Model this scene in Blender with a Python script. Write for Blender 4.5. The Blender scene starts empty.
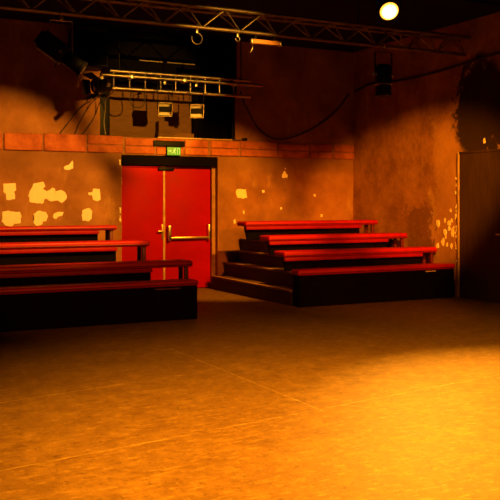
import bpy, bmesh, math, random
from mathutils import Vector, Matrix
random.seed(4)
SC = bpy.context.scene
COL = SC.collection
PI = math.pi
# room frame: x runs along the back wall to the right, y runs away from the viewer to the back wall, z up (metres)
WALL_Y, WALL_X, CEIL = 13.4, 9.1, 4.33
LEFT_X, FRONT_Y = -1.6, -4.0

# ------------------------------------------------------------------ materials
class NT:
    def __init__(s, name):
        s.m = bpy.data.materials.new(name); s.m.use_nodes = True
        s.t = s.m.node_tree; s.n = s.t.nodes; s.bsdf = s.n['Principled BSDF']
    def new(s, typ, **kw):
        n = s.n.new(typ)
        for k, v in kw.items():
            if k in n.inputs.keys(): s.set(n.inputs[k], v)
            else: setattr(n, k, v)
        return n
    def set(s, inp, v):
        if isinstance(v, bpy.types.NodeSocket): s.t.links.new(v, inp)
        else: inp.default_value = v
    def math(s, op, a, b=0.0, c=None, clamp=False):
        n = s.n.new('ShaderNodeMath'); n.operation = op; n.use_clamp = clamp
        s.set(n.inputs[0], a); s.set(n.inputs[1], b)
        if c is not None: s.set(n.inputs[2], c)
        return n.outputs[0]
    def step(s, x, e0, e1):
        n = s.n.new('ShaderNodeMapRange'); n.interpolation_type = 'SMOOTHSTEP'
        s.set(n.inputs['Value'], x); n.inputs['From Min'].default_value = e0; n.inputs['From Max'].default_value = e1
        return n.outputs[0]
    def coords(s):
        c = s.n.new('ShaderNodeTexCoord'); sp = s.n.new('ShaderNodeSeparateXYZ')
        s.t.links.new(c.outputs['Object'], sp.inputs[0])
        return c.outputs['Object'], sp.outputs[0], sp.outputs[1], sp.outputs[2]
    def noise(s, vec, scale, detail=4, rough=.55, stretch=None):
        if stretch:
            mp = s.n.new('ShaderNodeMapping'); mp.inputs['Scale'].default_value = stretch
            s.t.links.new(vec, mp.inputs[0]); vec = mp.outputs[0]
        n = s.n.new('ShaderNodeTexNoise'); s.t.links.new(vec, n.inputs['Vector'])
        n.inputs['Scale'].default_value = scale; n.inputs['Detail'].default_value = detail; n.inputs['Roughness'].default_value = rough
        return n.outputs['Fac']
    def mix(s, f, a, b):
        n = s.n.new('ShaderNodeMix'); n.data_type = 'RGBA'
        s.set(n.inputs['Factor'], f)
        for sock, v in ((n.inputs[6], a), (n.inputs[7], b)):
            s.set(sock, v if isinstance(v, bpy.types.NodeSocket) else (*v, 1))
        return n.outputs[2]
    def ramp(s, f, stops):
        n = s.n.new('ShaderNodeValToRGB'); s.set(n.inputs[0], f); cr = n.color_ramp
        while len(cr.elements) < len(stops): cr.elements.new(.5)
        for e, (p, c) in zip(cr.elements, stops): e.position = p; e.color = (*c, 1)
        return n.outputs[0]
    def bump(s, h, strength=.3, dist=.01):
        n = s.n.new('ShaderNodeBump'); s.set(n.inputs['Height'], h)
        n.inputs['Strength'].default_value = strength; n.inputs['Distance'].default_value = dist
        s.t.links.new(n.outputs[0], s.bsdf.inputs['Normal'])
    def base(s, c): s.set(s.bsdf.inputs['Base Color'], c if isinstance(c, bpy.types.NodeSocket) else (*c, 1))
    def rough(s, r): s.set(s.bsdf.inputs['Roughness'], r)
    def p(s, k, v): s.set(s.bsdf.inputs[k], v)

def worn(name, col, rough=.5, vary=.25, scale=6, metal=0, bump=.08, spec=.5, stretch=None):
    """plain paint, metal or cloth with a little wear"""
    t = NT(name); vec, x, y, z = t.coords()
    n = t.noise(vec, scale, 5, .6, stretch)
    lo = tuple(c*(1-vary) for c in col); hi = tuple(min(1, c*(1+vary)) for c in col)
    t.base(t.ramp(n, [(.3, lo), (.7, hi)]))
    t.rough(t.math('MULTIPLY_ADD', n, .25, rough-.12)); t.p('Metallic', metal); t.p('Specular IOR Level', spec)
    if bump: t.bump(n, bump, .01)
    return t.m

def m_floor():
    t = NT('painted stage floor'); vec, x, y, z = t.coords()
    big = t.noise(vec, .6, 5, .6); mid = t.noise(vec, 5, 10, .75); fine = t.noise(vec, 17, 10, .82)
    scr = t.noise(vec, 7, 9, .8, (1, 3.5, 1)); scr2 = t.noise(vec, 9, 9, .8, (3.5, 1, 1))
    c = t.ramp(mid, [(.32, (.11, .060, .020)), (.50, (.18, .105, .036)), (.68, (.27, .165, .060))])
    c = t.mix(t.math('MULTIPLY', t.step(big, .38, .62), .5), c, (.13, .072, .024))
    c = t.mix(t.math('MULTIPLY', t.step(scr, .53, .60), .65), c, (.33, .21, .08))
    c = t.mix(t.math('MULTIPLY', t.step(scr2, .56, .63), .5), c, (.33, .21, .08))
    c = t.mix(t.math('MULTIPLY', t.step(fine, .55, .66), .4), c, (.40, .26, .10))
    c = t.mix(t.math('MULTIPLY', t.step(fine, .46, .40), .6), c, (.06, .032, .011))
    wob = t.math('MULTIPLY', t.math('SUBTRACT', mid, .5), .03)
    def seam(d, w): return t.step(t.math('ABSOLUTE', t.math('ADD', d, wob)), w, w*.35)
    # three joints between the floor sheets
    s1 = t.math('MULTIPLY', seam(t.math('SUBTRACT', x, 3.26), .011), t.math('MULTIPLY', t.step(y, 5.1, 5.3), t.step(y, 8.6, 7.4)))
    s2 = seam(t.math('SUBTRACT', y, t.math('MULTIPLY_ADD', x, .165, 4.70)), .010)
    s3 = t.math('MULTIPLY', seam(t.math('SUBTRACT', y, t.math('MULTIPLY_ADD', x, .2, 6.25)), .011), t.step(x, 3.3, 3.2))
    s = t.math('MAXIMUM', t.math('MAXIMUM', s1, s2), s3)
    s = t.math('MULTIPLY', s, t.step(scr, .40, .60))
    c = t.mix(t.math('MULTIPLY', s, .5), c, (.58, .42, .2))
    t.base(c)
    t.rough(t.math('MULTIPLY_ADD', mid, .30, .45)); t.p('Specular IOR Level', .14)
    h = t.math('ADD', t.math('MULTIPLY', fine, .6), t.math('MULTIPLY', s, -.5))
    t.bump(h, .18, .01)
    return t.m

def m_plaster_back():
    t = NT('stained plaster'); vec, x, y, z = t.coords()
    a = t.noise(vec, 1.3, 6, .62); b = t.noise(vec, 7, 7, .7); d = t.noise(vec, 3, 6, .7, (1, 1, .35))
    c = t.ramp(a, [(.28, (.15, .060, .020)), (.52, (.31, .132, .042)), (.75, (.46, .22, .08))])
    c = t.mix(t.math('MULTIPLY', t.step(b, .52, .72), .4), c, (.26, .125, .05))
    c = t.mix(t.math('MULTIPLY', t.step(d, .55, .75), .45), c, (.55, .34, .15))
    # the plaster is browner just under the brick course
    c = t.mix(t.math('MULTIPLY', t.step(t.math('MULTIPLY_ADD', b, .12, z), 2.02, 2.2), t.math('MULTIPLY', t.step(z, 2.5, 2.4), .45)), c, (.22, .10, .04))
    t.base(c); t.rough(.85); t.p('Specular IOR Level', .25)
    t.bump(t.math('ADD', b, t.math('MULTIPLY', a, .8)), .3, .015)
    return t.m

def m_plaster_right():
    t = NT('peeling plaster'); vec, x, y, z = t.coords()
    a = t.noise(vec, 1.9, 9, .74); b = t.noise(vec, 6, 8, .72); d = t.noise(vec, 3.5, 6, .7, (1, 1, .3)); f = t.noise(vec, 14, 6, .7)
    dv = t.math('MULTIPLY', t.math('SUBTRACT', b, .5), 1.0)
    yy = t.math('ADD', y, dv); zz = t.math('ADD', z, dv)
    c = t.ramp(a, [(.28, (.16, .060, .020)), (.50, (.34, .145, .048)), (.70, (.52, .25, .085))])
    c = t.mix(t.math('MULTIPLY', t.step(d, .52, .74), .5), c, (.50, .26, .10))
    # pale bare strip beside the side door
    strip = t.math('MULTIPLY', t.step(yy, 11.08, 10.98), t.step(zz, 2.85, 2.6))
    c = t.mix(t.math('MULTIPLY', strip, .45), c, (.48, .25, .09))
    edge = t.math('MULTIPLY', t.step(t.math('ABSOLUTE', t.math('SUBTRACT', yy, 11.06)), .07, .02), t.step(zz, 2.9, 2.7))
    c = t.mix(t.math('MULTIPLY', t.math('MULTIPLY', edge, t.step(d, .4, .6)), .6), c, (.62, .38, .15))
    # damp patch low on the wall
    damp = t.math('MULTIPLY', t.math('MULTIPLY', t.step(yy, 11.02, 11.1), t.step(yy, 11.95, 11.65)), t.step(zz, 1.5, 1.36))
    c = t.mix(t.math('MULTIPLY', damp, .7), c, (.14, .052, .02))
    c = t.mix(t.math('MULTIPLY', t.step(f, .57, .66), .35), c, (.60, .34, .13))
    # dark patch over the side door: damaged paint with shadow painted in
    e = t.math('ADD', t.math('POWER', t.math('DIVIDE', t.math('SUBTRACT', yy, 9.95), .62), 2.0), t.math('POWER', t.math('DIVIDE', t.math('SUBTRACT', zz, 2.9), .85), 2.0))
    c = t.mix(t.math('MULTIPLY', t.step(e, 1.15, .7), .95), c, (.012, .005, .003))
    t.base(c); t.rough(.85); t.p('Specular IOR Level', .25)
    t.bump(t.math('ADD', b, f), .35, .015)
    return t.m

def m_brick():
    t = NT('terracotta block'); vec, x, y, z = t.coords()
    a = t.noise(vec, 4, 6, .65); b = t.noise(vec, 18, 5, .7)
    c = t.ramp(a, [(.3, (.24, .055, .02)), (.5, (.42, .11, .035)), (.75, (.62, .19, .06))])
    c = t.mix(t.math('MULTIPLY', t.step(b, .55, .75), .4), c, (.20, .05, .02))
    t.base(c); t.rough(.8); t.p('Specular IOR Level', .25); t.bump(b, .3, .01)
    return t.m

def m_wood(name, c0, c1, rough=.5, stretch=(14, 14, 1), spec=.2):
    t = NT(name); vec, x, y, z = t.coords()
    n = t.noise(vec, 2.4, 7, .65, stretch); k = t.noise(vec, 1.5, 4)
    c = t.ramp(n, [(.3, c0), (.7, c1)])
    c = t.mix(t.math('MULTIPLY', t.step(k, .5, .8), .4), c, tuple(q*.5 for q in c0))
    t.base(c); t.rough(rough); t.p('Specular IOR Level', spec); t.bump(n, .15, .005)
    return t.m

def m_emit(name, col, strength):
    t = NT(name); t.base((.02, .02, .02)); t.p('Emission Color', (*col, 1)); t.p('Emission Strength', strength)
    return t.m

M = dict(
    floor=m_floor(), plaster=m_plaster_back(), plaster_r=m_plaster_right(), brick=m_brick(),
    mortar=worn('mortar', (.30, .13, .05), .9, .5, 9), chip=worn('bare plaster', (.95, .82, .66), .9, .06, 14),
    ceiling=worn('black ceiling paint', (.012, .010, .009), .9, .3, 3, spec=.1),
    dark_wall=worn('dark wall paint', (.03, .022, .018), .9, .3, 3, spec=.1),
    red_door=worn('red door paint', (.37, .0012, .004), .55, .12, 3, spec=.1),
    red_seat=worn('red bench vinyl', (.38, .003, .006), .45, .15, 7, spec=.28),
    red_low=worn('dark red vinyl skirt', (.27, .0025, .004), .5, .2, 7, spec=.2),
    red_dark=worn('dark red painted wood', (.10, .005, .004), .5, .25, 9),
    black_wood=m_wood('black painted wood', (.0022, .0014, .001), (.005, .003, .002), .7, (2, 14, 14), .03),
    riser=m_wood('brown riser wood', (.030, .016, .008), (.06, .034, .017), .6, (2, 14, 14), .1),
    tread=m_wood('worn brown step wood', (.08, .045, .022), (.16, .095, .05), .55, (14, 2, 14)),
    nosing=worn('worn step nosing', (.38, .22, .11), .5, .35, 12),
    frame=worn('ochre door frame paint', (.36, .18, .07), .6, .3, 8),
    door_dark=m_wood('dark brown door veneer', (.034, .018, .009), (.075, .038, .018), .5),
    edge_pale=worn('pale edge strip', (.55, .36, .20), .5, .3, 10),
    black_metal=worn('black lantern paint', (.004, .0034, .003), .5, .4, 12, spec=.12),
    cloth=worn('black stage cloth', (.002, .0016, .0015), .95, .3, 5, spec=.05),
    alu=worn('truss aluminium', (.50, .46, .42), .38, .2, 9, metal=1),
    alu_dim=worn('dimmed truss aluminium', (.26, .21, .17), .5, .3, 9, metal=1),  # truss aluminium darkened: its weak light is put into the colour
    steel=worn('brushed steel', (.72, .68, .62), .3, .15, 14, metal=1),
    brass=worn('warm worn metal', (.75, .60, .38), .4, .2, 14, metal=1),
    reflector=worn('dimpled reflector', (.92, .84, .66), .35, .1, 30, bump=.4),
    pipe=worn('grey painted pipe', (.30, .26, .22), .4, .3, 8, metal=.6),
    ply=m_wood('brown shutter board', (.09, .042, .012), (.14, .066, .02), .7, (2, 14, 14)),
    cable=worn('black cable rubber', (.012, .010, .010), .55, .3, 10),
    plate_pale=worn('pale label strip', (.55, .45, .36), .5, .1, 10),
    
    lens_dark=worn('unlit lens glass', (.05, .045, .04), .12, .1, 5, spec=.9),
    sign_green=m_emit('exit sign green', (.14, .52, .02), .75),
    sign_white=m_emit('exit sign symbol', (.75, .85, .10), 1.1),
    orange_tube=worn('amber batten cover', (.62, .28, .10), .4, .2, 10),
)

# ------------------------------------------------------------------ mesh helpers
class MB:
    """gathers shapes for ONE mesh object"""
    def __init__(s): s.bm = bmesh.new()
    def _geom(s, f, mat=None):
        before = set(s.bm.verts); f(); new = [v for v in s.bm.verts if v not in before]
        if mat is not None: bmesh.ops.transform(s.bm, matrix=mat, verts=new)
        return new
    def box(s, x0, x1, y0, y1, z0, z1, bev=0, seg=2, mat=None):
        t = bmesh.new()
        bmesh.ops.create_cube(t, size=1, matrix=Matrix.Translation(((x0+x1)/2, (y0+y1)/2, (z0+z1)/2)) @ Matrix.Diagonal((abs(x1-x0), abs(y1-y0), abs(z1-z0), 1)))
        if bev: bmesh.ops.bevel(t, geom=t.edges[:], offset=bev, segments=seg, profile=.5, affect='EDGES')
        s._merge(t, mat); return s
    def _merge(s, t, mat=None):
        if mat is not None: bmesh.ops.transform(t, matrix=mat, verts=t.verts[:])
        bmesh.ops.recalc_face_normals(t, faces=t.faces[:])
        me = bpy.data.meshes.new('tmp'); t.to_mesh(me); t.free(); s.bm.from_mesh(me); bpy.data.meshes.remove(me)
    def cyl(s, p0, p1, r0, r1=None, n=16, bev=0):
        p0, p1 = Vector(p0), Vector(p1); d = p1-p0; r1 = r0 if r1 is None else r1
        t = bmesh.new()
        bmesh.ops.create_cone(t, cap_ends=True, segments=n, radius1=r0, radius2=r1, depth=d.length)
        m = Matrix.Translation((p0+p1)/2) @ d.to_track_quat('Z', 'Y').to_matrix().to_4x4()
        s._merge(t, m); return s
    def lathe(s, prof, n=24, mat=None):
        """prof: (radius, z) pairs spun round z"""
        t = bmesh.new(); rings = []
        for r, z in prof:
            rings.append([t.verts.new((max(r, 1e-4)*math.cos(2*PI*i/n), max(r, 1e-4)*math.sin(2*PI*i/n), z)) for i in range(n)])
        for a, b in zip(rings, rings[1:]):
            for i in range(n): t.faces.new((a[i], a[(i+1) % n], b[(i+1) % n], b[i]))
        t.faces.new(rings[0][::-1]); t.faces.new(rings[-1])
        s._merge(t, mat); return s
    def prism(s, pts, d0, d1, plane='xz'):
        """a flat outline given a thickness from d0 to d1 along the third axis"""
        t = bmesh.new()
        put = {'xz': lambda a, b, d: (a, d, b), 'yz': lambda a, b, d: (d, a, b), 'xy': lambda a, b, d: (a, b, d)}[plane]
        A = [t.verts.new(put(a, b, d0)) for a, b in pts]; B = [t.verts.new(put(a, b, d1)) for a, b in pts]
        t.faces.new(A); t.faces.new(B[::-1]); n = len(pts)
        for i in range(n): t.faces.new((A[i], B[i], B[(i+1) % n], A[(i+1) % n]))
        bmesh.ops.triangulate(t, faces=[f for f in t.faces if len(f.verts) > 4])
        s._merge(t); return s
    def tube(s, pts, r, n=8, closed=False):
        P = [Vector(p) for p in pts]; t = bmesh.new(); rings = []
        up = Vector((0, 0, 1))
        for i, p in enumerate(P):
            d = (P[min(i+1, len(P)-1)] - P[max(i-1, 0)]).normalized()
            a = d.cross(up if abs(d.z) < .9 else Vector((0, 1, 0))).normalized(); b = d.cross(a)
            rings.append([t.verts.new(p + a*r*math.cos(2*PI*k/n) + b*r*math.sin(2*PI*k/n)) for k in range(n)])
        for A, B in zip(rings, rings[1:]):
            for k in range(n): t.faces.new((A[k], A[(k+1) % n], B[(k+1) % n], B[k]))
        t.faces.new(rings[0][::-1]); t.faces.new(rings[-1])
        s._merge(t); return s
    def build(s, name, mat, parent=None, smooth=True, mtx=None):
        me = bpy.data.meshes.new(name)
        if mtx is not None: bmesh.ops.transform(s.bm, matrix=mtx, verts=s.bm.verts[:])
        s.bm.to_mesh(me); s.bm.free()
        o = bpy.data.objects.new(name, me); COL.objects.link(o); me.materials.append(mat)
        if smooth:
            for p in me.polygons: p.use_smooth = True
            me.set_sharp_from_angle(angle=math.radians(38))
        if parent: o.parent = parent
        return o

def curve_pts(ctrl, n=10):
    """smooth points through control points (Catmull-Rom)"""
    P = [Vector(c) for c in ctrl]; P = [P[0]*2-P[1]] + P + [P[-1]*2-P[-2]]; out = []
    for i in range(1, len(P)-2):
        for k in range(n):
            u = k/n; a, b, c, d = P[i-1:i+3]
            out.append(.5*((2*b) + (c-a)*u + (2*a-5*b+4*c-d)*u*u + (3*b-a-3*c+d)*u**3))
    return out + [P[-2]]

def thing(name, label, cat, loc=(0, 0, 0), group=None):
    o = bpy.data.objects.new(name, None); COL.objects.link(o); o.empty_display_size = .2
    o.location = loc; return tag(o, label, cat, group)
def tag(o, label, cat, group=None):
    o['label'] = label; o['category'] = cat
    if group: o['group'] = group
    return o
def struct(o): o['kind'] = 'structure'; return o

# ------------------------------------------------------------------ the room
struct(MB().box(LEFT_X-.3, WALL_X+.3, FRONT_Y-.3, WALL_Y+1.0, -.2, 0).build('floor', M['floor']))
struct(MB().box(LEFT_X-.3, WALL_X+.3, FRONT_Y-.3, WALL_Y+1.0, CEIL, CEIL+.2).build('ceiling', M['ceiling']))
DX0, DX1, DZ = 4.52, 6.27, 2.28          # door opening
BX0, BX1, BZ0, BZ1 = 4.16, 6.61, 2.575, 3.52   # control booth window opening
w = MB(); Y0, Y1 = WALL_Y, WALL_Y+.3
w.box(LEFT_X-.3, DX0, Y0, Y1, 0, 2.3); w.box(DX1, WALL_X+.3, Y0, Y1, 0, 2.3); w.box(DX0, DX1, Y0, Y1, DZ, 2.3)
w.box(LEFT_X-.3, BX0, Y0, Y1, 2.3, CEIL); w.box(BX1, WALL_X+.3, Y0, Y1, 2.3, CEIL)
w.box(BX0, BX1, Y0, Y1, 2.3, BZ0); w.box(BX0, BX1, Y0, Y1, BZ1, CEIL)
wall_back = struct(w.build('wall_back', M['plaster'], smooth=False))
struct(MB().box(WALL_X, WALL_X+.3, FRONT_Y-.3, WALL_Y, 0, CEIL).build('wall_right', M['plaster_r'], smooth=False))
struct(MB().box(LEFT_X-.3, LEFT_X, FRONT_Y-.3, WALL_Y, 0, CEIL).build('wall_left', M['dark_wall'], smooth=False))
struct(MB().box(LEFT_X, WALL_X, FRONT_Y-.3, FRONT_Y, 0, CEIL).build('wall_front', M['dark_wall'], smooth=False))
wall_right = bpy.data.objects['wall_right']

# bare plaster where the paint has come off (outlines lie on the wall face)
CHIPS = [
 [(2.62,1.79),(2.8,1.79),(2.82,1.69),(2.79,1.65),(2.8,1.54),(2.67,1.53),(2.66,1.62),(2.62,1.66)],
 [(3.08,1.79),(3.17,1.81),(3.24,1.82),(3.27,1.75),(3.23,1.71),(3.29,1.67),(3.34,1.69),(3.38,1.73),(3.43,1.71),(3.42,1.67),(3.52,1.69),(3.61,1.63),(3.61,1.54),(3.54,1.49),(3.44,1.53),(3.36,1.51),(3.27,1.56),(3.23,1.47),(3.13,1.48),(3.03,1.5),(3.01,1.6),(3.04,1.69)],
 [(3.96,1.65),(4.03,1.66),(4.05,1.71),(4.15,1.71),(4.17,1.54),(4.11,1.51),(4.04,1.54),(4.03,1.61),(3.97,1.61)],
 [(2.61,1.36),(2.69,1.37),(2.73,1.35),(2.87,1.35),(2.9,1.28),(2.88,1.17),(2.79,1.16),(2.75,1.12),(2.65,1.14),(2.6,1.2)],
 [(3.08,1.32),(3.17,1.36),(3.27,1.35),(3.31,1.28),(3.29,1.2),(3.23,1.19),(3.23,1.15),(3.13,1.12),(3.08,1.18),(3.1,1.24)],
 [(3.4,1.32),(3.48,1.35),(3.56,1.34),(3.54,1.28),(3.48,1.27),(3.44,1.23),(3.39,1.25)],
 [(3.87,1.38),(3.99,1.4),(4.03,1.35),(4.02,1.23),(3.97,1.19),(3.87,1.2),(3.86,1.29)],
 [(3.56,2.05),(3.65,2.1),(3.71,2.16),(3.72,2.04),(3.65,2.01),(3.58,2.02)],
 [(4.48,2.2),(4.515,2.2),(4.515,2.1),(4.485,2.1)], [(4.49,1.42),(4.515,1.41),(4.515,1.31),(4.495,1.32)], [(4.495,1.28),(4.515,1.27),(4.515,1.17),(4.49,1.19)],
 [(6.64,1.72),(6.7,1.73),(6.82,1.72),(6.84,1.57),(6.76,1.56),(6.66,1.57),(6.62,1.64)],
 [(7.61,2.07),(7.67,1.99),(7.66,1.94),(7.55,1.94),(7.55,2.0)], [(7.6,2.12),(7.64,2.11),(7.62,2.09)],
 [(7.14,1.71),(7.19,1.71),(7.2,1.67),(7.15,1.66)], [(8.21,1.64),(8.26,1.65),(8.27,1.6),(8.23,1.6)],
 [(7.51,1.4),(7.55,1.41),(7.56,1.37),(7.52,1.36)], [(8.37,1.27),(8.42,1.27),(8.42,1.23),(8.38,1.22)],
 [(6.58,1.18),(6.61,1.2),(6.62,1.13),(6.58,1.12)], [(6.76,1.34),(6.79,1.35),(6.79,1.29),(6.77,1.28)]]
CHIPS_R = [[(9.90,2.46),(9.86,2.48),(9.84,2.40),(9.89,2.39)]]
rc = random.Random(11)
for k in range(34):     # flakes along the side door and on the bare strip
    near = k % 2 == 0
    cy = rc.uniform(10.475, 10.53) if near else min(10.95, abs(rc.gauss(0, .14))+10.56)
    cz = rc.uniform(.55, 2.0) if near else rc.gauss(1.0, .17)
    q = rc.uniform(.010, .026) if near else rc.uniform(.012, .055)
    CHIPS_R.append([(cy+q*rc.uniform(.5, 1.1)*math.cos(a), cz+q*rc.uniform(.7, 1.6)*math.sin(a)) for a in [i*2*PI/7 for i in range(7)]])
def ragged(pts, k=3, amp=.008):
    out = []
    for (a, b), (c, d) in zip(pts, pts[1:]+pts[:1]):
        L = math.hypot(c-a, d-b); q = max(1, min(k, int(L/.03)))
        for i in range(q):
            u = i/q; j = amp if L > .08 else amp*.3
            out.append((a+(c-a)*u+random.uniform(-j, j), b+(d-b)*u+random.uniform(-j, j)))
    return out
for pts in CHIPS: MB().prism(ragged(pts), WALL_Y-.003, WALL_Y+.01, 'xz').build('bare_patch', M['chip'], wall_back, smooth=False)
for k, pts in enumerate(CHIPS_R): MB().prism(pts, WALL_X-.002-.0004*k, WALL_X+.01, 'yz').build('bare_patch', M['chip'], wall_right, smooth=False)

# course of terracotta blocks above the door
tr = MB(); tr.box(LEFT_X, WALL_X, WALL_Y-.012, WALL_Y, 2.305, 2.57)
trim = struct(tr.build('trim_1', M['mortar'], smooth=False))
joints = [LEFT_X, -.6, .1, .8, 1.45, 2.05, 2.62, 3.23, 3.94, 4.55, 5.12, 5.62, 6.1, 6.7, 7.45, 8.12, 8.62, WALL_X]
bm = MB()
for a, b in zip(joints, joints[1:]):
    g = random.choice((.010, .016, .028))
    for z0, z1 in (((2.305, 2.572),) if b < 4.0 else ((2.305, 2.425), (2.437, 2.572))):
        j = random.uniform(-.006, .006)
        bm.box(a+g+j, b-g+j if b < WALL_X else b-.002, WALL_Y-.035+random.uniform(-.006, .004), WALL_Y-.010, z0, z1+(random.uniform(-.022, .016) if z1 > 2.5 else 0), .016, 3)
bm.build('block_course', M['brick'], trim)

# red double door in its recess
LX, MX, RX, DY = 4.56, 5.335, 6.20, 13.55
fr = MB(); fr.box(DX0, LX, 13.50, 13.70, 0, 2.12); fr.box(RX+.006, DX1, 13.50, 13.70, 0, 2.12)
trim2 = struct(fr.build('trim_2', M['frame'], smooth=False))
MB().box(DX0, DX1, 13.42, 13.70, 2.115, 2.279).build('head_board', M['black_wood'], trim2, smooth=False)
d1 = struct(MB().box(LX+.004, MX-.004, DY, DY+.05, .012, 2.108, .004).build('door_1', M['red_door'])); d1['label'] = 'left leaf of the red double door'
d2 = struct(MB().box(MX+.004, RX-.002, DY, DY+.05, .012, 2.108, .004).build('door_2', M['red_door'])); d2['label'] = 'right leaf of the red double door with a push bar'
MB().box(MX-.022, MX+.014, DY-.012, DY-.001, .02, 2.10, .003).build('cover_strip', M['edge_pale'], d1)
MB().box(5.22, 5.50, DY-.05, DY-.001, 2.035, 2.095, .008).build('door_closer', M['black_metal'], d1)
for z in (.28, 1.05, 1.85): MB().cyl((LX+.012, DY-.008, z-.06), (LX+.012, DY-.008, z+.06), .010).build('hinge', M['steel'], d1)
pb = MB().box(5.42, 6.15, DY-.085, DY-.055, .865, .905, .010).build('push_bar', M['brass'], d2)
MB().box(5.385, 5.435, DY-.095, DY-.001, .84, 1.10, .012).build('bar_bracket', M['steel'], d2)
MB().box(6.125, 6.165, DY-.095, DY-.001, .84, 1.12, .012).build('bar_bracket', M['steel'], d2)
h = MB().box(MX-.045, MX-.024, DY-.012, DY-.001, .86, 1.12, .004); h.cyl((MX-.035, DY-.01, 1.0), (MX-.035, DY-.055, 1.0), .010); h.box(MX-.13, MX-.025, DY-.06, DY-.045, .99, 1.012, .005)
h.build('door_handle', M['brass'], d1)
# threshold behind the doors closes the recess
struct(MB().box(DX0, DX1, 13.62, 13.70, 0, 2.115).build('trim_3', M['dark_wall'], smooth=False))

# dark side door in the right wall
d3 = struct(MB().box(WALL_X-.03, WALL_X-.001, 9.32, 10.40, .006, 2.25, .004).build('door_3', M['door_dark'], smooth=False)); d3['label'] = 'dark brown side door in the right wall'
MB().box(WALL_X-.035, WALL_X-.001, 10.405, 10.445, 0, 2.29, .004).build('door_frame', M['edge_pale'], d3)
MB().box(WALL_X-.035, WALL_X-.001, 9.26, 9.30, 0, 2.29, .004).build('door_frame', M['edge_pale'], d3)
MB().box(WALL_X-.035, WALL_X-.001, 9.30, 10.404, 2.255, 2.29, .004).build('door_frame', M['door_dark'], d3)
MB().cyl((WALL_X-.03, 9.42, 1.02), (WALL_X-.09, 9.42, 1.02), .012).box(WALL_X-.10, WALL_X-.085, 9.40, 9.53, 1.01, 1.03, .005).build('door_handle', M['steel'], d3)

# control booth window above the door: frame, shutter board, dark room behind
win = struct(MB().box(BX0, BX0+.17, 13.41, 13.69, BZ0, BZ1, .006).build('window_1', M['black_metal'])); win['label'] = 'control booth window opening above the red door'
MB().box(BX1-.06, BX1, 13.41, 13.69, BZ0, BZ1, .006).build('window_post', M['black_metal'], win)
MB().box(BX0+.17, BX1-.06, 13.41, 13.69, BZ1-.06, BZ1, .006).build('window_head', M['black_metal'], win)
MB().box(5.16, BX1-.06, 13.385, 13.40, BZ0+.002, BZ0+.022, .003).build('sill_strip', M['edge_pale'], win)
MB().box(BX0+.172, 5.90, 13.62, 13.66, BZ0, BZ1-.062, .004).build('shutter_board', M['ply'], win)
bo = MB(); bo.box(BX0-.3, BX1+.3, 14.25, 14.3, 2.3, CEIL); bo.box(BX0-.35, BX0-.3, 13.7, 14.3, 2.3, CEIL); bo.box(BX1+.3, BX1+.35, 13.7, 14.3, 2.3, CEIL); bo.box(BX0-.3, BX1+.3, 13.7, 14.25, 2.3, 2.35)
struct(bo.build('wall_booth', M['dark_wall'], smooth=False))

# ------------------------------------------------------------------ seating stands
def platform(name, label, x1s, x0s, ys, y_end, zs, side_steps):
    t = thing(name, label, 'seating platform', (0, ys[0], 0))
    z_prev = 0
    for k, z in enumerate(zs):
        m = Matrix.Translation((0, -ys[0], 0))
        b = MB().box(x0s[k], x1s[k], ys[k], y_end, z_prev+(.001 if k else 0), z-.028, mat=m)
        o = b.build('tier', M['riser' if side_steps else 'black_wood'], t, smooth=False)
        MB().box(x0s[k]-(.025 if side_steps else 0), x1s[k], ys[k]-.012, y_end, z-.027, z, .006, 2, mat=m).build('tread', M['tread'] if side_steps else M['black_wood'], o)
        if side_steps: MB().box(x0s[k]-.032, x0s[k]+.035, ys[k]-.014, y_end, z+.0005, z+.006, .002, 1, mat=m).build('nosing', M['nosing'], o)
        z_prev = z
    return t
R_Y = [10.625, 10.92, 11.57, 12.17]; R_Z = [.225, .45, .65, .86]
platform('seating_platform', 'black stepped seating platform with side steps right of the red door', [9.085]*4, [6.14, 6.39, 6.62, 6.70], R_Y, 13.36, R_Z, True)
L_Y = [10.28, 10.67, 11.47, 12.17]; L_Z = [.2, .42, .63, .84]
platform('seating_platform', 'black stepped seating platform along the left side of the red door', [4.42, 4.06, 3.83, 3.79], [LEFT_X+.05]*4, L_Y, 13.36, L_Z, False)

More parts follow.
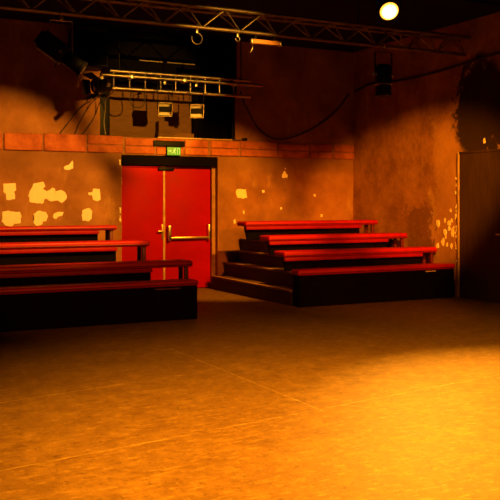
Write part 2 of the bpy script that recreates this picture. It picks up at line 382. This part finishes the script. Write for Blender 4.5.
def bench(label, group, x0, x1, y, z_seat, z_base, body_x0, body_x1, front=False, plate=None, thick=.085, deep=.34, leg_z=None):
    """z_base: top of the tier it stands on; leg_z: where the legs of the overhanging right end stand"""
    t = thing('bench', label, 'bench', (x0, y, z_base), group); O = Matrix.Translation((-x0, -y, -z_base))
    zb = z_seat-thick
    seat = MB().box(x0, x1, y, y+deep, zb, z_seat, .030, 4, mat=O).build('seat', M['red_seat'], t)
    MB().tube([(.03, -.003, zb+.030-z_base), (x1-.03-x0, -.003, zb+.030-z_base)], .006, 6).build('piping', M['red_dark'], seat)
    if front:
        MB().box(body_x0, body_x1, y+.025, y+.065, z_base+.001, zb-.001, .004, mat=O).build('front_panel', M['black_wood'], t, smooth=False)
        for a in (body_x0, body_x1-.03):
            MB().box(a, a+.03, y+.066, y+deep-.03, z_base+.001, zb-.001, .004, mat=O).build('end_panel', M['black_wood'], t, smooth=False)
    else:
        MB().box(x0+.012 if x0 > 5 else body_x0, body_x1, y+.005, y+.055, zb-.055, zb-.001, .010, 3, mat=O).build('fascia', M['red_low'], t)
        MB().box(body_x0, body_x1, y+.07, y+.11, z_base+.001, zb-.001, .004, mat=O).build('support_panel', M['black_wood'], t, smooth=False)
        for ly in (y+.05, y+deep-.10):
            MB().box(x1-.10, x1-.05, ly, ly+.05, (z_base if leg_z is None else leg_z)+.001, zb+.002, .005, mat=O).build('leg', M['red_dark'], t)
            MB().box(body_x0+.02, body_x0+.07, ly+.065, ly+.115, z_base+.001, zb+.002, .005, mat=O).build('leg', M['black_wood'], t)
        if x0 > 5:   # black bracket carrying the overhanging left end
            MB().prism([(.02, zb-z_base-.001), (body_x0-x0-.002, zb-z_base-.001), (body_x0-x0-.002, .02), (.07, .02)], .075, .12, 'xz').build('bracket', M['black_wood'], t)
    if plate:
        px0, px1, pz, pm = plate
        MB().box(px0, px1, y+.018, y+.0245, pz-.008, pz+.008, .002, 1, mat=O).build('label_strip', M[pm], t)
    return t
GR, GL = 'red benches on the right stand', 'red benches on the left stand'
bench('red padded front bench of the right stand, above its black boxed front', GR, 6.12, 8.98, 10.38, .535, 0, 6.15, 8.97, True, (8.40, 8.60, .43, 'plate_pale'), deep=.235)
bench('red padded bench on the right stand, second row up from the front', GR, 6.20, 9.08, R_Y[1]+.01, .765, R_Z[1], 6.42, 8.78, thick=.09)
bench('red padded bench on the right stand, one row below its top bench', GR, 6.30, 8.98, R_Y[2]+.01, .975, R_Z[2], 6.66, 8.58, thick=.09)
bench('red padded top bench of the right stand, nearest the back wall', GR, 6.20, 8.80, R_Y[3]+.01, 1.185, R_Z[3], 6.74, 8.45, thick=.08)
bench('red padded front bench of the left stand, above its black boxed front', GL, LEFT_X+.3, 4.41, 9.98, .50, 0, LEFT_X+.32, 4.395, True, (3.82, 4.16, .405, 'red_dark'), thick=.07, deep=.285)
bench('red padded bench on the left stand, second row up, end crossing the red door', GL, LEFT_X+.3, 4.63, L_Y[1]+.01, .70, L_Z[1], LEFT_X+.32, 4.04, leg_z=0)
bench('red padded bench on the left stand, one row below its top bench', GL, LEFT_X+.3, 4.31, L_Y[2]+.01, .95, L_Z[2], LEFT_X+.32, 3.82, leg_z=L_Z[0])
bench('red padded top bench of the left stand, under the bare plaster patches', GL, LEFT_X+.3, 4.05, L_Y[3]+.01, 1.15, L_Z[3], LEFT_X+.32, 3.77, thick=.07, leg_z=L_Z[1])

# ------------------------------------------------------------------ exit sign
es = thing('exit_sign', 'small lit green exit sign over the red double door', 'exit sign', (5.42, 13.34, 2.28))
MB().box(-.13, .13, -.02, .022, 0, .15, .008).build('housing', M['black_metal'], es)
MB().box(-.36, .20, -.02, .022, .152, .25, .006).build('shadow_board', M['black_metal'], es)  # black board in place of the floodlights' shadow on the block course
MB().box(-.122, .122, -.026, -.019, .008, .142, .003).build('face', M['sign_green'], es)
sy = MB()   # running figure, doorway and arrow
def bar2(a, b, w0):
    a, b = Vector((a[0], a[1])), Vector((b[0], b[1])); d = (b-a).normalized(); n = Vector((-d.y, d.x))*w0/2
    sy.prism([tuple(a+n), tuple(b+n), tuple(b-n), tuple(a-n)], -.029, -.0255, 'xz')
sy.prism([(.018+.012*math.cos(i*PI/5), .118+.012*math.sin(i*PI/5)) for i in range(10)], -.029, -.0255, 'xz')
for a, b, w0 in (((.012, .104), (-.002, .066), .020), ((.012, .1), (.036, .086), .009), ((.008, .1), (-.018, .09), .009), ((.0, .068), (.024, .052), .011), ((.024, .052), (.018, .028), .010), ((-.004, .068), (-.018, .046), .011), ((-.018, .046), (-.042, .044), .010),
                 ((.062, .02), (.062, .13), .008), ((.062, .126), (.104, .126), .008), ((.100, .02), (.100, .13), .008), ((-.105, .078), (-.062, .078), .011)): bar2(a, b, w0)
sy.prism([(-.07, .098), (-.045, .078), (-.07, .058)], -.029, -.0255, 'xz')
sy.build('symbol', M['sign_white'], es)

# ------------------------------------------------------------------ overhead truss
TY, TZ = 10.3, 3.81
def sag_free(p0, p1, r, name, mat, parent): return MB().cyl(p0, p1, r, n=12).build(name, mat, parent)
tt = thing('lighting_truss', 'long aluminium lighting truss spanning the room below the black ceiling', 'lighting truss', (0, TY, TZ))
xa, xb = LEFT_X+.01, WALL_X-.01
sag_free((xa, 0, 0), (xb, 0, 0), .026, 'chord', M['alu_dim'], tt)
sag_free((xa, -.12, .245), (xb, -.12, .245), .026, 'chord', M['alu_dim'], tt)
sag_free((xa, .12, .245), (xb, .12, .245), .026, 'chord', M['alu_dim'], tt)
n = 38; st = (xb-xa)/n
for sgn in (-1, 1):
    b = MB()
    for i in range(n):
        lo, hi = (0, 0), (sgn*.12, .245)
        a0, a1 = (lo, hi) if i % 2 == 0 else (hi, lo)
        b.cyl((xa+i*st, a0[0], a0[1]), (xa+(i+1)*st, a1[0], a1[1]), .010, n=8)
    b.build('lacing', M['alu_dim'], tt)
b = MB()
for i in range(n):
    s1 = .12 if i % 2 else -.12
    b.cyl((xa+i*st, s1, .245), (xa+(i+1)*st, -s1, .245), .010, n=8)
b.build('lacing', M['alu_dim'], tt)
for x in (.6, 4.1, 7.0):
    MB().cyl((x, -.12, .26), (x, -.12, CEIL-TZ), .012).build('hanger', M['black_metal'], tt)

# ladder bar in front of the booth window
LBY = 12.6
lb = thing('lighting_bar', 'short three-rail lighting bar hanging before the control booth window', 'lighting bar', (4.07, LBY, 3.25))
for z in (.005, .27): sag_free((0, 0, z), (2.43, 0, z), .023, 'rail', M['alu'], lb)
sag_free((-.19, -.11, .185), (2.59, -.11, .185), .024, 'front_pipe', M['alu'], lb)
for i in range(10):
    x = .06+i*.257
    MB().cyl((x, 0, .005), (x, 0, .27), .011, n=8).build('rung', M['alu'], lb)
for x in (.32, 1.2, 2.1):
    MB().box(x-.03, x+.03, -.135, .03, .155, .215, .008).build('coupler', M['steel'], lb)
for x in (.15, 2.25):
    MB().cyl((x, 0, .29), (x, 0, CEIL-3.25), .010).build('hanger', M['black_metal'], lb)

# ------------------------------------------------------------------ lanterns
def clamp_and_yoke(t, drop, half, along='x', tilt=None):
    """hook clamp at the pipe and a yoke reaching down to the pivot"""
    c = MB()
    ring = [(0, .034*math.cos(a), .034*math.sin(a)) for a in [math.radians(q) for q in range(-60, 221, 14)]]
    c.tube(ring, .009, 8); c.box(-.018, .018, -.018, .018, -.085, -.036, .004)
    c.build('hook_clamp', M['steel'], t)
    y = MB(); z0 = -.09
    y.box(-half, half, -.018, .018, z0-.006, z0, .002, 1)
    for s in (-1, 1): y.box(s*half-.004, s*half+.004, -.018, .018, -drop-.02, z0, .002, 1)
    return y.build('yoke', M['black_metal'], t)

def aim(d, pivot):
    """matrix taking local +z to direction d, standing at pivot"""
    d = Vector(d).normalized(); z = d
    x = Vector((0, 0, 1)).cross(z)
    x = x.normalized() if x.length > .05 else Vector((1, 0, 0))
    y = z.cross(x)
    r = Matrix((x, y, z)).transposed().to_4x4()
    return Matrix.Translation(pivot) @ r

def yaw_yoke(o, d):
    a = math.atan2(d[1], d[0]); o.rotation_euler = (0, 0, a+PI/2)

# lit lantern near the ceiling, shining down over the floor towards the viewer
PIPE_Y = 9.0
pp = thing('ceiling_pipe', 'dark pipe under the ceiling carrying the lit amber lantern', 'pipe', (0, PIPE_Y, 4.27))
sag_free((4.2, 0, 0), (WALL_X-.01, 0, 0), .022, 'tube', M['black_metal'], pp)
for x in (4.6, 8.2): MB().box(x-.03, x+.03, -.03, .03, .018, .059, .004).build('ceiling_bracket', M['black_metal'], pp)
def m_lens(c):
    t = NT('lit lens'); vec, x, y, z = t.coords()
    n = t.n.new('ShaderNodeVectorMath'); n.operation = 'DISTANCE'; t.t.links.new(vec, n.inputs[0]); n.inputs[1].default_value = c
    d = n.outputs['Value']; t.base((.02, .02, .02))
    t.p('Emission Color', t.ramp(t.math('MULTIPLY', d, 8.0), [(.45, (1, .80, .36)), (.75, (1, .62, .10)), (.98, (1, .36, .02))]))
    t.p('Emission Strength', t.math('MULTIPLY_ADD', t.step(d, .115, .06), 14, 2.2)); return t.m
LAMP = Vector((6.66, PIPE_Y, 4.27)); AIM_A = Vector((4.7, 4.0, 0)); dA = (AIM_A-Vector((6.64, 9, 3.99))).normalized()
la = thing('stage_lantern', 'glowing amber stage lantern hung near the ceiling on the right', 'stage lantern', LAMP)
y = clamp_and_yoke(la, .27, .155); yaw_yoke(y, dA)
R = aim(dA, (0, 0, -.27))
MB().lathe([(.06, -.27), (.11, -.26), (.125, -.2), (.135, .02), (.145, .03), (.145, .06), (.128, .06), (.125, .045), (.02, .045)], 32).build('housing', M['black_metal'], la, mtx=R)
MB().lathe([(.02, .046), (.122, .046), (.110, .062), (.06, .074), (.005, .078)], 32).build('lens', m_lens(R @ Vector((0, 0, .06))), la, mtx=R)
lampA_pos = LAMP + Vector((0, 0, -.27)) + dA*.16

# two open floodlights on the ladder bar
def floodlight(label, x):
    t = thing('floodlight', label, 'floodlight', (x, LBY-.11, 3.25+.185), 'floodlights on the ladder bar')
    d = Vector((-.30, -1, -.28)); y = clamp_and_yoke(t, .47, .115); yaw_yoke(y, d)
    R = aim(d, (0, 0, -.47)) @ Matrix.Scale(.70, 4); h = MB()
    for s in (-1, 1): h.box(s*.145-.006, s*.145+.006, -.15, .15, -.12, .10, .003, 1)
    for s in (-1, 1): h.box(-.145, .145, s*.145-.006, s*.145+.006, -.06, .10, .003, 1)
    h.box(-.145, .145, -.15, .15, -.135, -.12, .003, 1); h.box(-.07, .07, -.06, .06, -.21, -.135, .01)
    h.build('housing', M['black_metal'], t, mtx=R)
    rf = MB(); pts = []
    for i in range(13):
        a = -1+2*i/12; pts.append((a*.136, -.10+.17*a*a))
    back = [(p, q-.008) for p, q in pts]
    rf.prism(pts+back[::-1], -.136, .136, 'yz')
    rf.build('reflector', M['reflector'], t, mtx=R)
    rm = MB()
    for q in (-1, 1): rm.box(q*.150-.006, q*.150+.006, -.156, .156, .101, .108, .002, 1); rm.box(-.143, .143, q*.150-.006, q*.150+.006, .101, .108, .002, 1)
    rm.build('rim', M['brass'], t, mtx=R)
    lt = MB(); lt.cyl((-.12, 0, .01), (.12, 0, .01), .018, n=10); lt.box(-.138, .138, -.060, .060, .055, .061, .002, 1)
    lt.build('lamp_shield', M['black_metal'], t, mtx=R)
    return t
floodlight('left floodlight of the pair on the ladder bar above the exit sign', 4.93)
floodlight('right floodlight of the pair on the ladder bar above the exit sign', 5.47)

# small lantern with barn doors at the left end of the bar
t = thing('barn_door_lantern', 'dark lantern with open barn doors at the left tip of the bar', 'stage lantern', (3.90, LBY-.11, 3.435))
d = Vector((-.9, -.35, -.12)); y = clamp_and_yoke(t, .17, .13); yaw_yoke(y, d)
R = aim(d, (0, 0, -.17))
MB().lathe([(.04, -.16), (.09, -.15), (.10, -.08), (.10, .10), (.11, .10), (.11, .125), (.09, .125), (.02, .11)], 24).build('housing', M['black_metal'], t, mtx=R)
MB().lathe([(.02, .112), (.088, .126), (.07, .14), (.005, .15)], 24).build('lens', M['lens_dark'], t, mtx=R)
for q in ((0, 1), (1, 0)): MB().cyl((q[0]*.1, q[1]*.1, -.03), (q[0]*.14, q[1]*.14, -.03), .03).build('tilt_knob', M['brass'], t, mtx=R)
for k in range(4):
    q = Matrix.Rotation(k*PI/2, 4, 'Z') @ Matrix.Translation((0, .112, .126)) @ Matrix.Rotation(-.55, 4, 'X')
    L = .15 if k % 2 == 0 else .11
    MB().prism([(-.10, 0), (.10, 0), (.12, L), (-.12, L)], -.002, .002, 'xz').build('barn_door', M['black_metal'], t, mtx=R @ q)

# long profile spotlight on the left of the truss
t = thing('profile_spotlight', 'long dark profile spotlight tilted down on the left of the truss', 'stage lantern', (2.71, TY, TZ))
d = Vector((.80, -.22, -.60)); y = clamp_and_yoke(t, .50, .135)
R = aim(d, (.03, 0, -.52)) @ Matrix.Scale(.80, 4)
y.data.materials[0] = M['steel']
MB().box(-.15, .15, -.15, .15, -.42, .02, .03, 3).box(-.11, .11, -.11, .11, -.47, -.42, .01).build('housing', M['black_metal'], t, mtx=R)
MB().lathe([(.10, .0), (.115, .02), (.115, .30), (.135, .31), (.135, .36), (.11, .36), (.02, .33)], 24).build('lens_tube', M['black_metal'], t, mtx=R)
MB().lathe([(.02, .331), (.105, .345), (.06, .362), (.004, .368)], 24).build('lens', M['lens_dark'], t, mtx=R)
for q in (-1, 1): MB().cyl((q*.14, 0, -.05), (q*.20, 0, -.05), .03).build('tilt_knob', M['steel'], t, mtx=R)
MB().box(-.015, .015, -.24, -.15, -.02, .0, .004).build('shutter_handle', M['black_metal'], t, mtx=R)

# can lantern pointing straight down on the right of the truss
t = thing('can_lantern', 'dark can lantern pointing straight down on the right of the truss', 'stage lantern', (7.53, TY, TZ))
y = clamp_and_yoke(t, .42, .15)
MB().lathe([(.05, -.27), (.09, -.275), (.12, -.31), (.125, -.36), (.125, -.56), (.118, -.575), (.118, -.72), (.128, -.725), (.128, -.74), (.10, -.74), (.02, -.70)], 28).build('housing', M['black_metal'], t)
MB().lathe([(.1262, -.562), (.131, -.566), (.131, -.576), (.1262, -.58)], 28).build('rim_band', M['steel'], t)
for q in (-1, 1): MB().cyl((q*.12, 0, -.42), (q*.175, 0, -.42), .028).build('tilt_knob', M['steel'], t)

# small amber batten and two bare hook clamps under the truss
t = thing('batten_light', 'short amber batten light hung under the middle of the truss', 'batten light', (5.55, TY, TZ-.03))
MB().box(-.21, .21, -.035, .035, -.115, -.055, .012, 3).build('cover', M['orange_tube'], t)
for a in (-.235, .211): MB().box(a, a+.024, -.04, .04, -.12, -.05, .006).build('end_cap', M['steel'], t)
for a in (-.17, .12): MB().box(a, a+.03, -.012, .012, -.055, .004, .003).build('hanging_strap', M['black_metal'], t)
MB().tube(curve_pts([(-.2, 0, -.118), (-.21, -.01, -.18), (-.24, 0, -.24)]), .006).build('cable_tail', M['steel'], t)
def hook(label, x, rr):
    t = thing('hook_clamp', label, 'clamp', (x, TY, TZ), 'bare hook clamps on the truss')
    MB().tube([(0, .035*math.cos(a), .035*math.sin(a)) for a in [math.radians(q) for q in range(-50, 231, 14)]], .009).box(-.014, .014, -.014, .014, -.075, -.034, .003).build('hook', M['steel'], t)
    MB().tube([(rr*math.sin(a), 0, -.075-rr+rr*math.cos(a)) for a in [math.radians(q) for q in range(0, 300, 15)]], .005).build('safety_loop', M['steel'], t)
hook('bright hook clamp with a safety loop, left of the amber batten', 4.52, .075)
hook('small hook clamp on the truss beside the amber batten', 5.12, .03)

# ------------------------------------------------------------------ black masking above the booth, loudspeaker, crate
t = thing('masking_panel', 'large black cloth masking panel hanging above the control booth window', 'masking panel', (4.20, 13.12, 3.36))
pts = [(i/60*2.30, .018*math.sin(i*1.25)+.008*math.sin(i*.53)) for i in range(61)]
MB().prism(pts+[(a, b+.012) for a, b in pts[::-1]], 0, CEIL-3.36-.05, 'xy').build('cloth', M['cloth'], t)
MB().cyl((-.02, .006, CEIL-3.36-.0255), (2.32, .006, CEIL-3.36-.0255), .025).build('top_batten', M['black_metal'], t)
for a, b in ((.52, .92), (1.0, 1.50)): MB().cyl((a, -.045, .44), (b, -.045, .44), .012).build('batten_tube', M['pipe'], t)

t = thing('loudspeaker', 'black loudspeaker box fixed high on the wall left of the masking', 'loudspeaker', (3.88, 13.12, 3.62))
MB().box(-.27, .27, -.20, .19, 0, .54, .02, 3).build('cabinet', M['black_metal'], t)
MB().box(-.24, .24, -.212, -.201, .03, .51, .006).build('grille', M['cloth'], t)
MB().box(-.06, .06, .19, .279, .18, .36, .005).build('wall_bracket', M['black_metal'], t)

t = thing('equipment_box', 'brown wooden box on the booth sill beneath the floodlights', 'box', (5.5, 13.50, BZ0+.002))
MB().box(-.30, -.02, -.05, .08, .10, .29, .006).build('body', M['ply'], t)
MB().box(-.31, .34, -.06, .09, 0, .099, .006).build('base_board', M['ply'], t)
bd = MB()
for i in range(9): bd.tube(curve_pts([(5.92+i*.07+.02*math.sin(i), 13.58+.02*math.cos(i*2.2), BZ0), (5.92+i*.07, 13.58-.02*math.cos(i*1.7), 3.0), (5.92+i*.07, 13.58, BZ1-.07)], 6), .055, 8)
tag(bd.build('booth_shade_curtain', M['cloth']), 'added black curtain standing for shade over the right half of the booth window', 'curtain')  # curtain added to keep the shaded right half of the window black

# ------------------------------------------------------------------ cables
def cable(label, ctrl, r=.011, cat='cable', name='cable', mat='cable', group=None):
    return tag(MB().tube(curve_pts(ctrl, 12), r, 8).build(name, M[mat]), label, cat, group)
W = WALL_Y-.02
cable('black cable sagging along the wall right of the booth window', [(6.70, W, 3.45), (6.82, W, 3.18), (7.1, W, 2.78), (7.5, W-.02, 2.625), (8.13, W, 2.82), (8.68, W, 3.18), (9.0, W, 3.55)], .014)
con = MB(); pth = curve_pts([(WALL_X-.022, 13.3, 3.58), (WALL_X-.022, 12.79, 3.66), (WALL_X-.022, 11.96, 3.61), (WALL_X-.022, 10.9, 3.63), (WALL_X-.022, 10.19, 3.68), (WALL_X-.022, 9.5, 3.72)], 30)
con.tube(pth, .017, 8)
for i, p in enumerate(pth[2:-2:2]): con.cyl(p-Vector((0, .010, 0)), p+Vector((0, .010, 0)), .021, n=8)
tag(con.build('conduit', M['cable']), 'dark corrugated conduit running high along the right wall', 'conduit')
cable('thin cable from the bar crossing the orange wall, outermost of three', [(4.02, 12.62, 3.22), (3.95, 13.2, 3.12), (3.8, W, 2.98), (3.6, W, 2.72), (3.5, W, 2.59)], .007, group='cables from the bar tip')
cable('thin cable from the bar crossing the orange wall, middle of three', [(4.06, 12.62, 3.22), (4.0, 13.2, 3.12), (3.92, W, 2.96), (3.8, W, 2.74), (3.74, W, 2.59)], .007, group='cables from the bar tip')
cable('thin cable from the bar crossing the orange wall, nearest the window', [(4.09, 12.62, 3.22), (4.1, 13.2, 3.1), (4.07, W, 2.9), (3.95, W, 2.7), (3.86, W, 2.59)], .007, group='cables from the bar tip')
cable('grey cable hanging down the left post of the booth window', [(4.16, 12.62, 3.24), (4.2, 13.2, 3.15), (4.24, W-.0, 3.0), (4.22, W, 2.8), (4.25, W, 2.60)], .009, mat='pipe')
cable('looped cable hanging under the bar before the brown shutter', [(4.42, 12.6, 3.236), (4.40, 12.62, 3.08), (4.47, 12.62, 2.98), (4.60, 12.62, 3.0), (4.64, 12.62, 3.1), (4.62, 12.6, 3.236)], .008)
t = thing('wall_clip', 'small dark clip on the block course right of the window', 'clip', (6.78, WALL_Y-.02, 2.578))
MB().box(-.05, .05, -.03, .012, 0, .05, .012).build('body', M['black_metal'], t)
MB().tube([(-.22, -.01, .008), (-.05, -.01, .015)], .007).build('rod', M['steel'], t)

# ------------------------------------------------------------------ light: the lit lantern, unseen wall lanterns, and added fill spots
AMBER = (1.0, .43, .045)
def spot(name, pos, target, watts, half_deg, blend, radius=.08, col=AMBER):
    l = bpy.data.lights.new(name, 'SPOT'); l.energy = watts; l.color = col; l.spot_size = math.radians(2*half_deg); l.spot_blend = blend; l.shadow_soft_size = radius
    o = bpy.data.objects.new(name, l); COL.objects.link(o); o.location = pos
    o.rotation_euler = (Vector(target)-Vector(pos)).to_track_quat('-Z', 'Y').to_euler(); return o
spot('amber_key_light', lampA_pos, (5.2, 3.8, 0), 6600, 26.4, 1.0, .08, (1.0, .42, .026))
spot('amber_floor_fill', (1.96, 3.66, 4.2), (3.5, 4.03, 0), 4300, 53.5, 1.0, .10, (1.0, .365, .012))  # unseen overhead spot added to even out the floor brightness
spot('left_wall_light', (4.9, 8.0, 4.1), (2.3, 13.4, .95), 2350, 20.5, .4, .06, (1.0, .40, .034))
spot('door_wall_light', (6.2, 7.6, 4.1), (6.1, 13.4, .8), 2600, 19, .6, .06, (1.0, .36, .014))
spot('right_wall_light', (6.0, 5.0, 4.1), (9.1, 11.9, 1.35), 4700, 12.5, .7, .06, (1.0, .31, .009))
spot('front_bench_fill', (5.2, -2.5, 3.9), (3.0, 11.2, .6), 1700, 8, .7, .10, (1.0, .22, .01))  # two unseen front spots added as fill for the bench fronts
spot('front_bench_fill', (5.2, -2.5, 3.9), (7.5, 11.4, .75), 4800, 8, .7, .10, (1.0, .22, .01))
spot('booth_fill', (5.0, -2.5, 3.7), (4.95, 13.0, 3.12), 15000, 4.4, .5, .05, (1.0, .42, .03))  # unseen narrow spot added to brighten the bar and booth window
wd = bpy.data.worlds.new('world'); SC.world = wd; wd.use_nodes = True
wd.node_tree.nodes['Background'].inputs[0].default_value = (.006, .0012, .0004, 1)

# ------------------------------------------------------------------ camera
cam = bpy.data.cameras.new('camera'); co = bpy.data.objects.new('camera', cam); COL.objects.link(co)
cam.sensor_width = 36; cam.lens = 850/500*36; cam.shift_y = -48/500; cam.clip_end = 100
co.location = (0, 0, 1.5); co.rotation_euler = (PI/2, 0, -math.atan(850/1650))
SC.camera = co
SC.view_settings.view_transform = 'Standard'; SC.view_settings.look = 'None'; SC.view_settings.exposure = 0; SC.view_settings.gamma = 1; SC.view_settings.use_curve_mapping = False
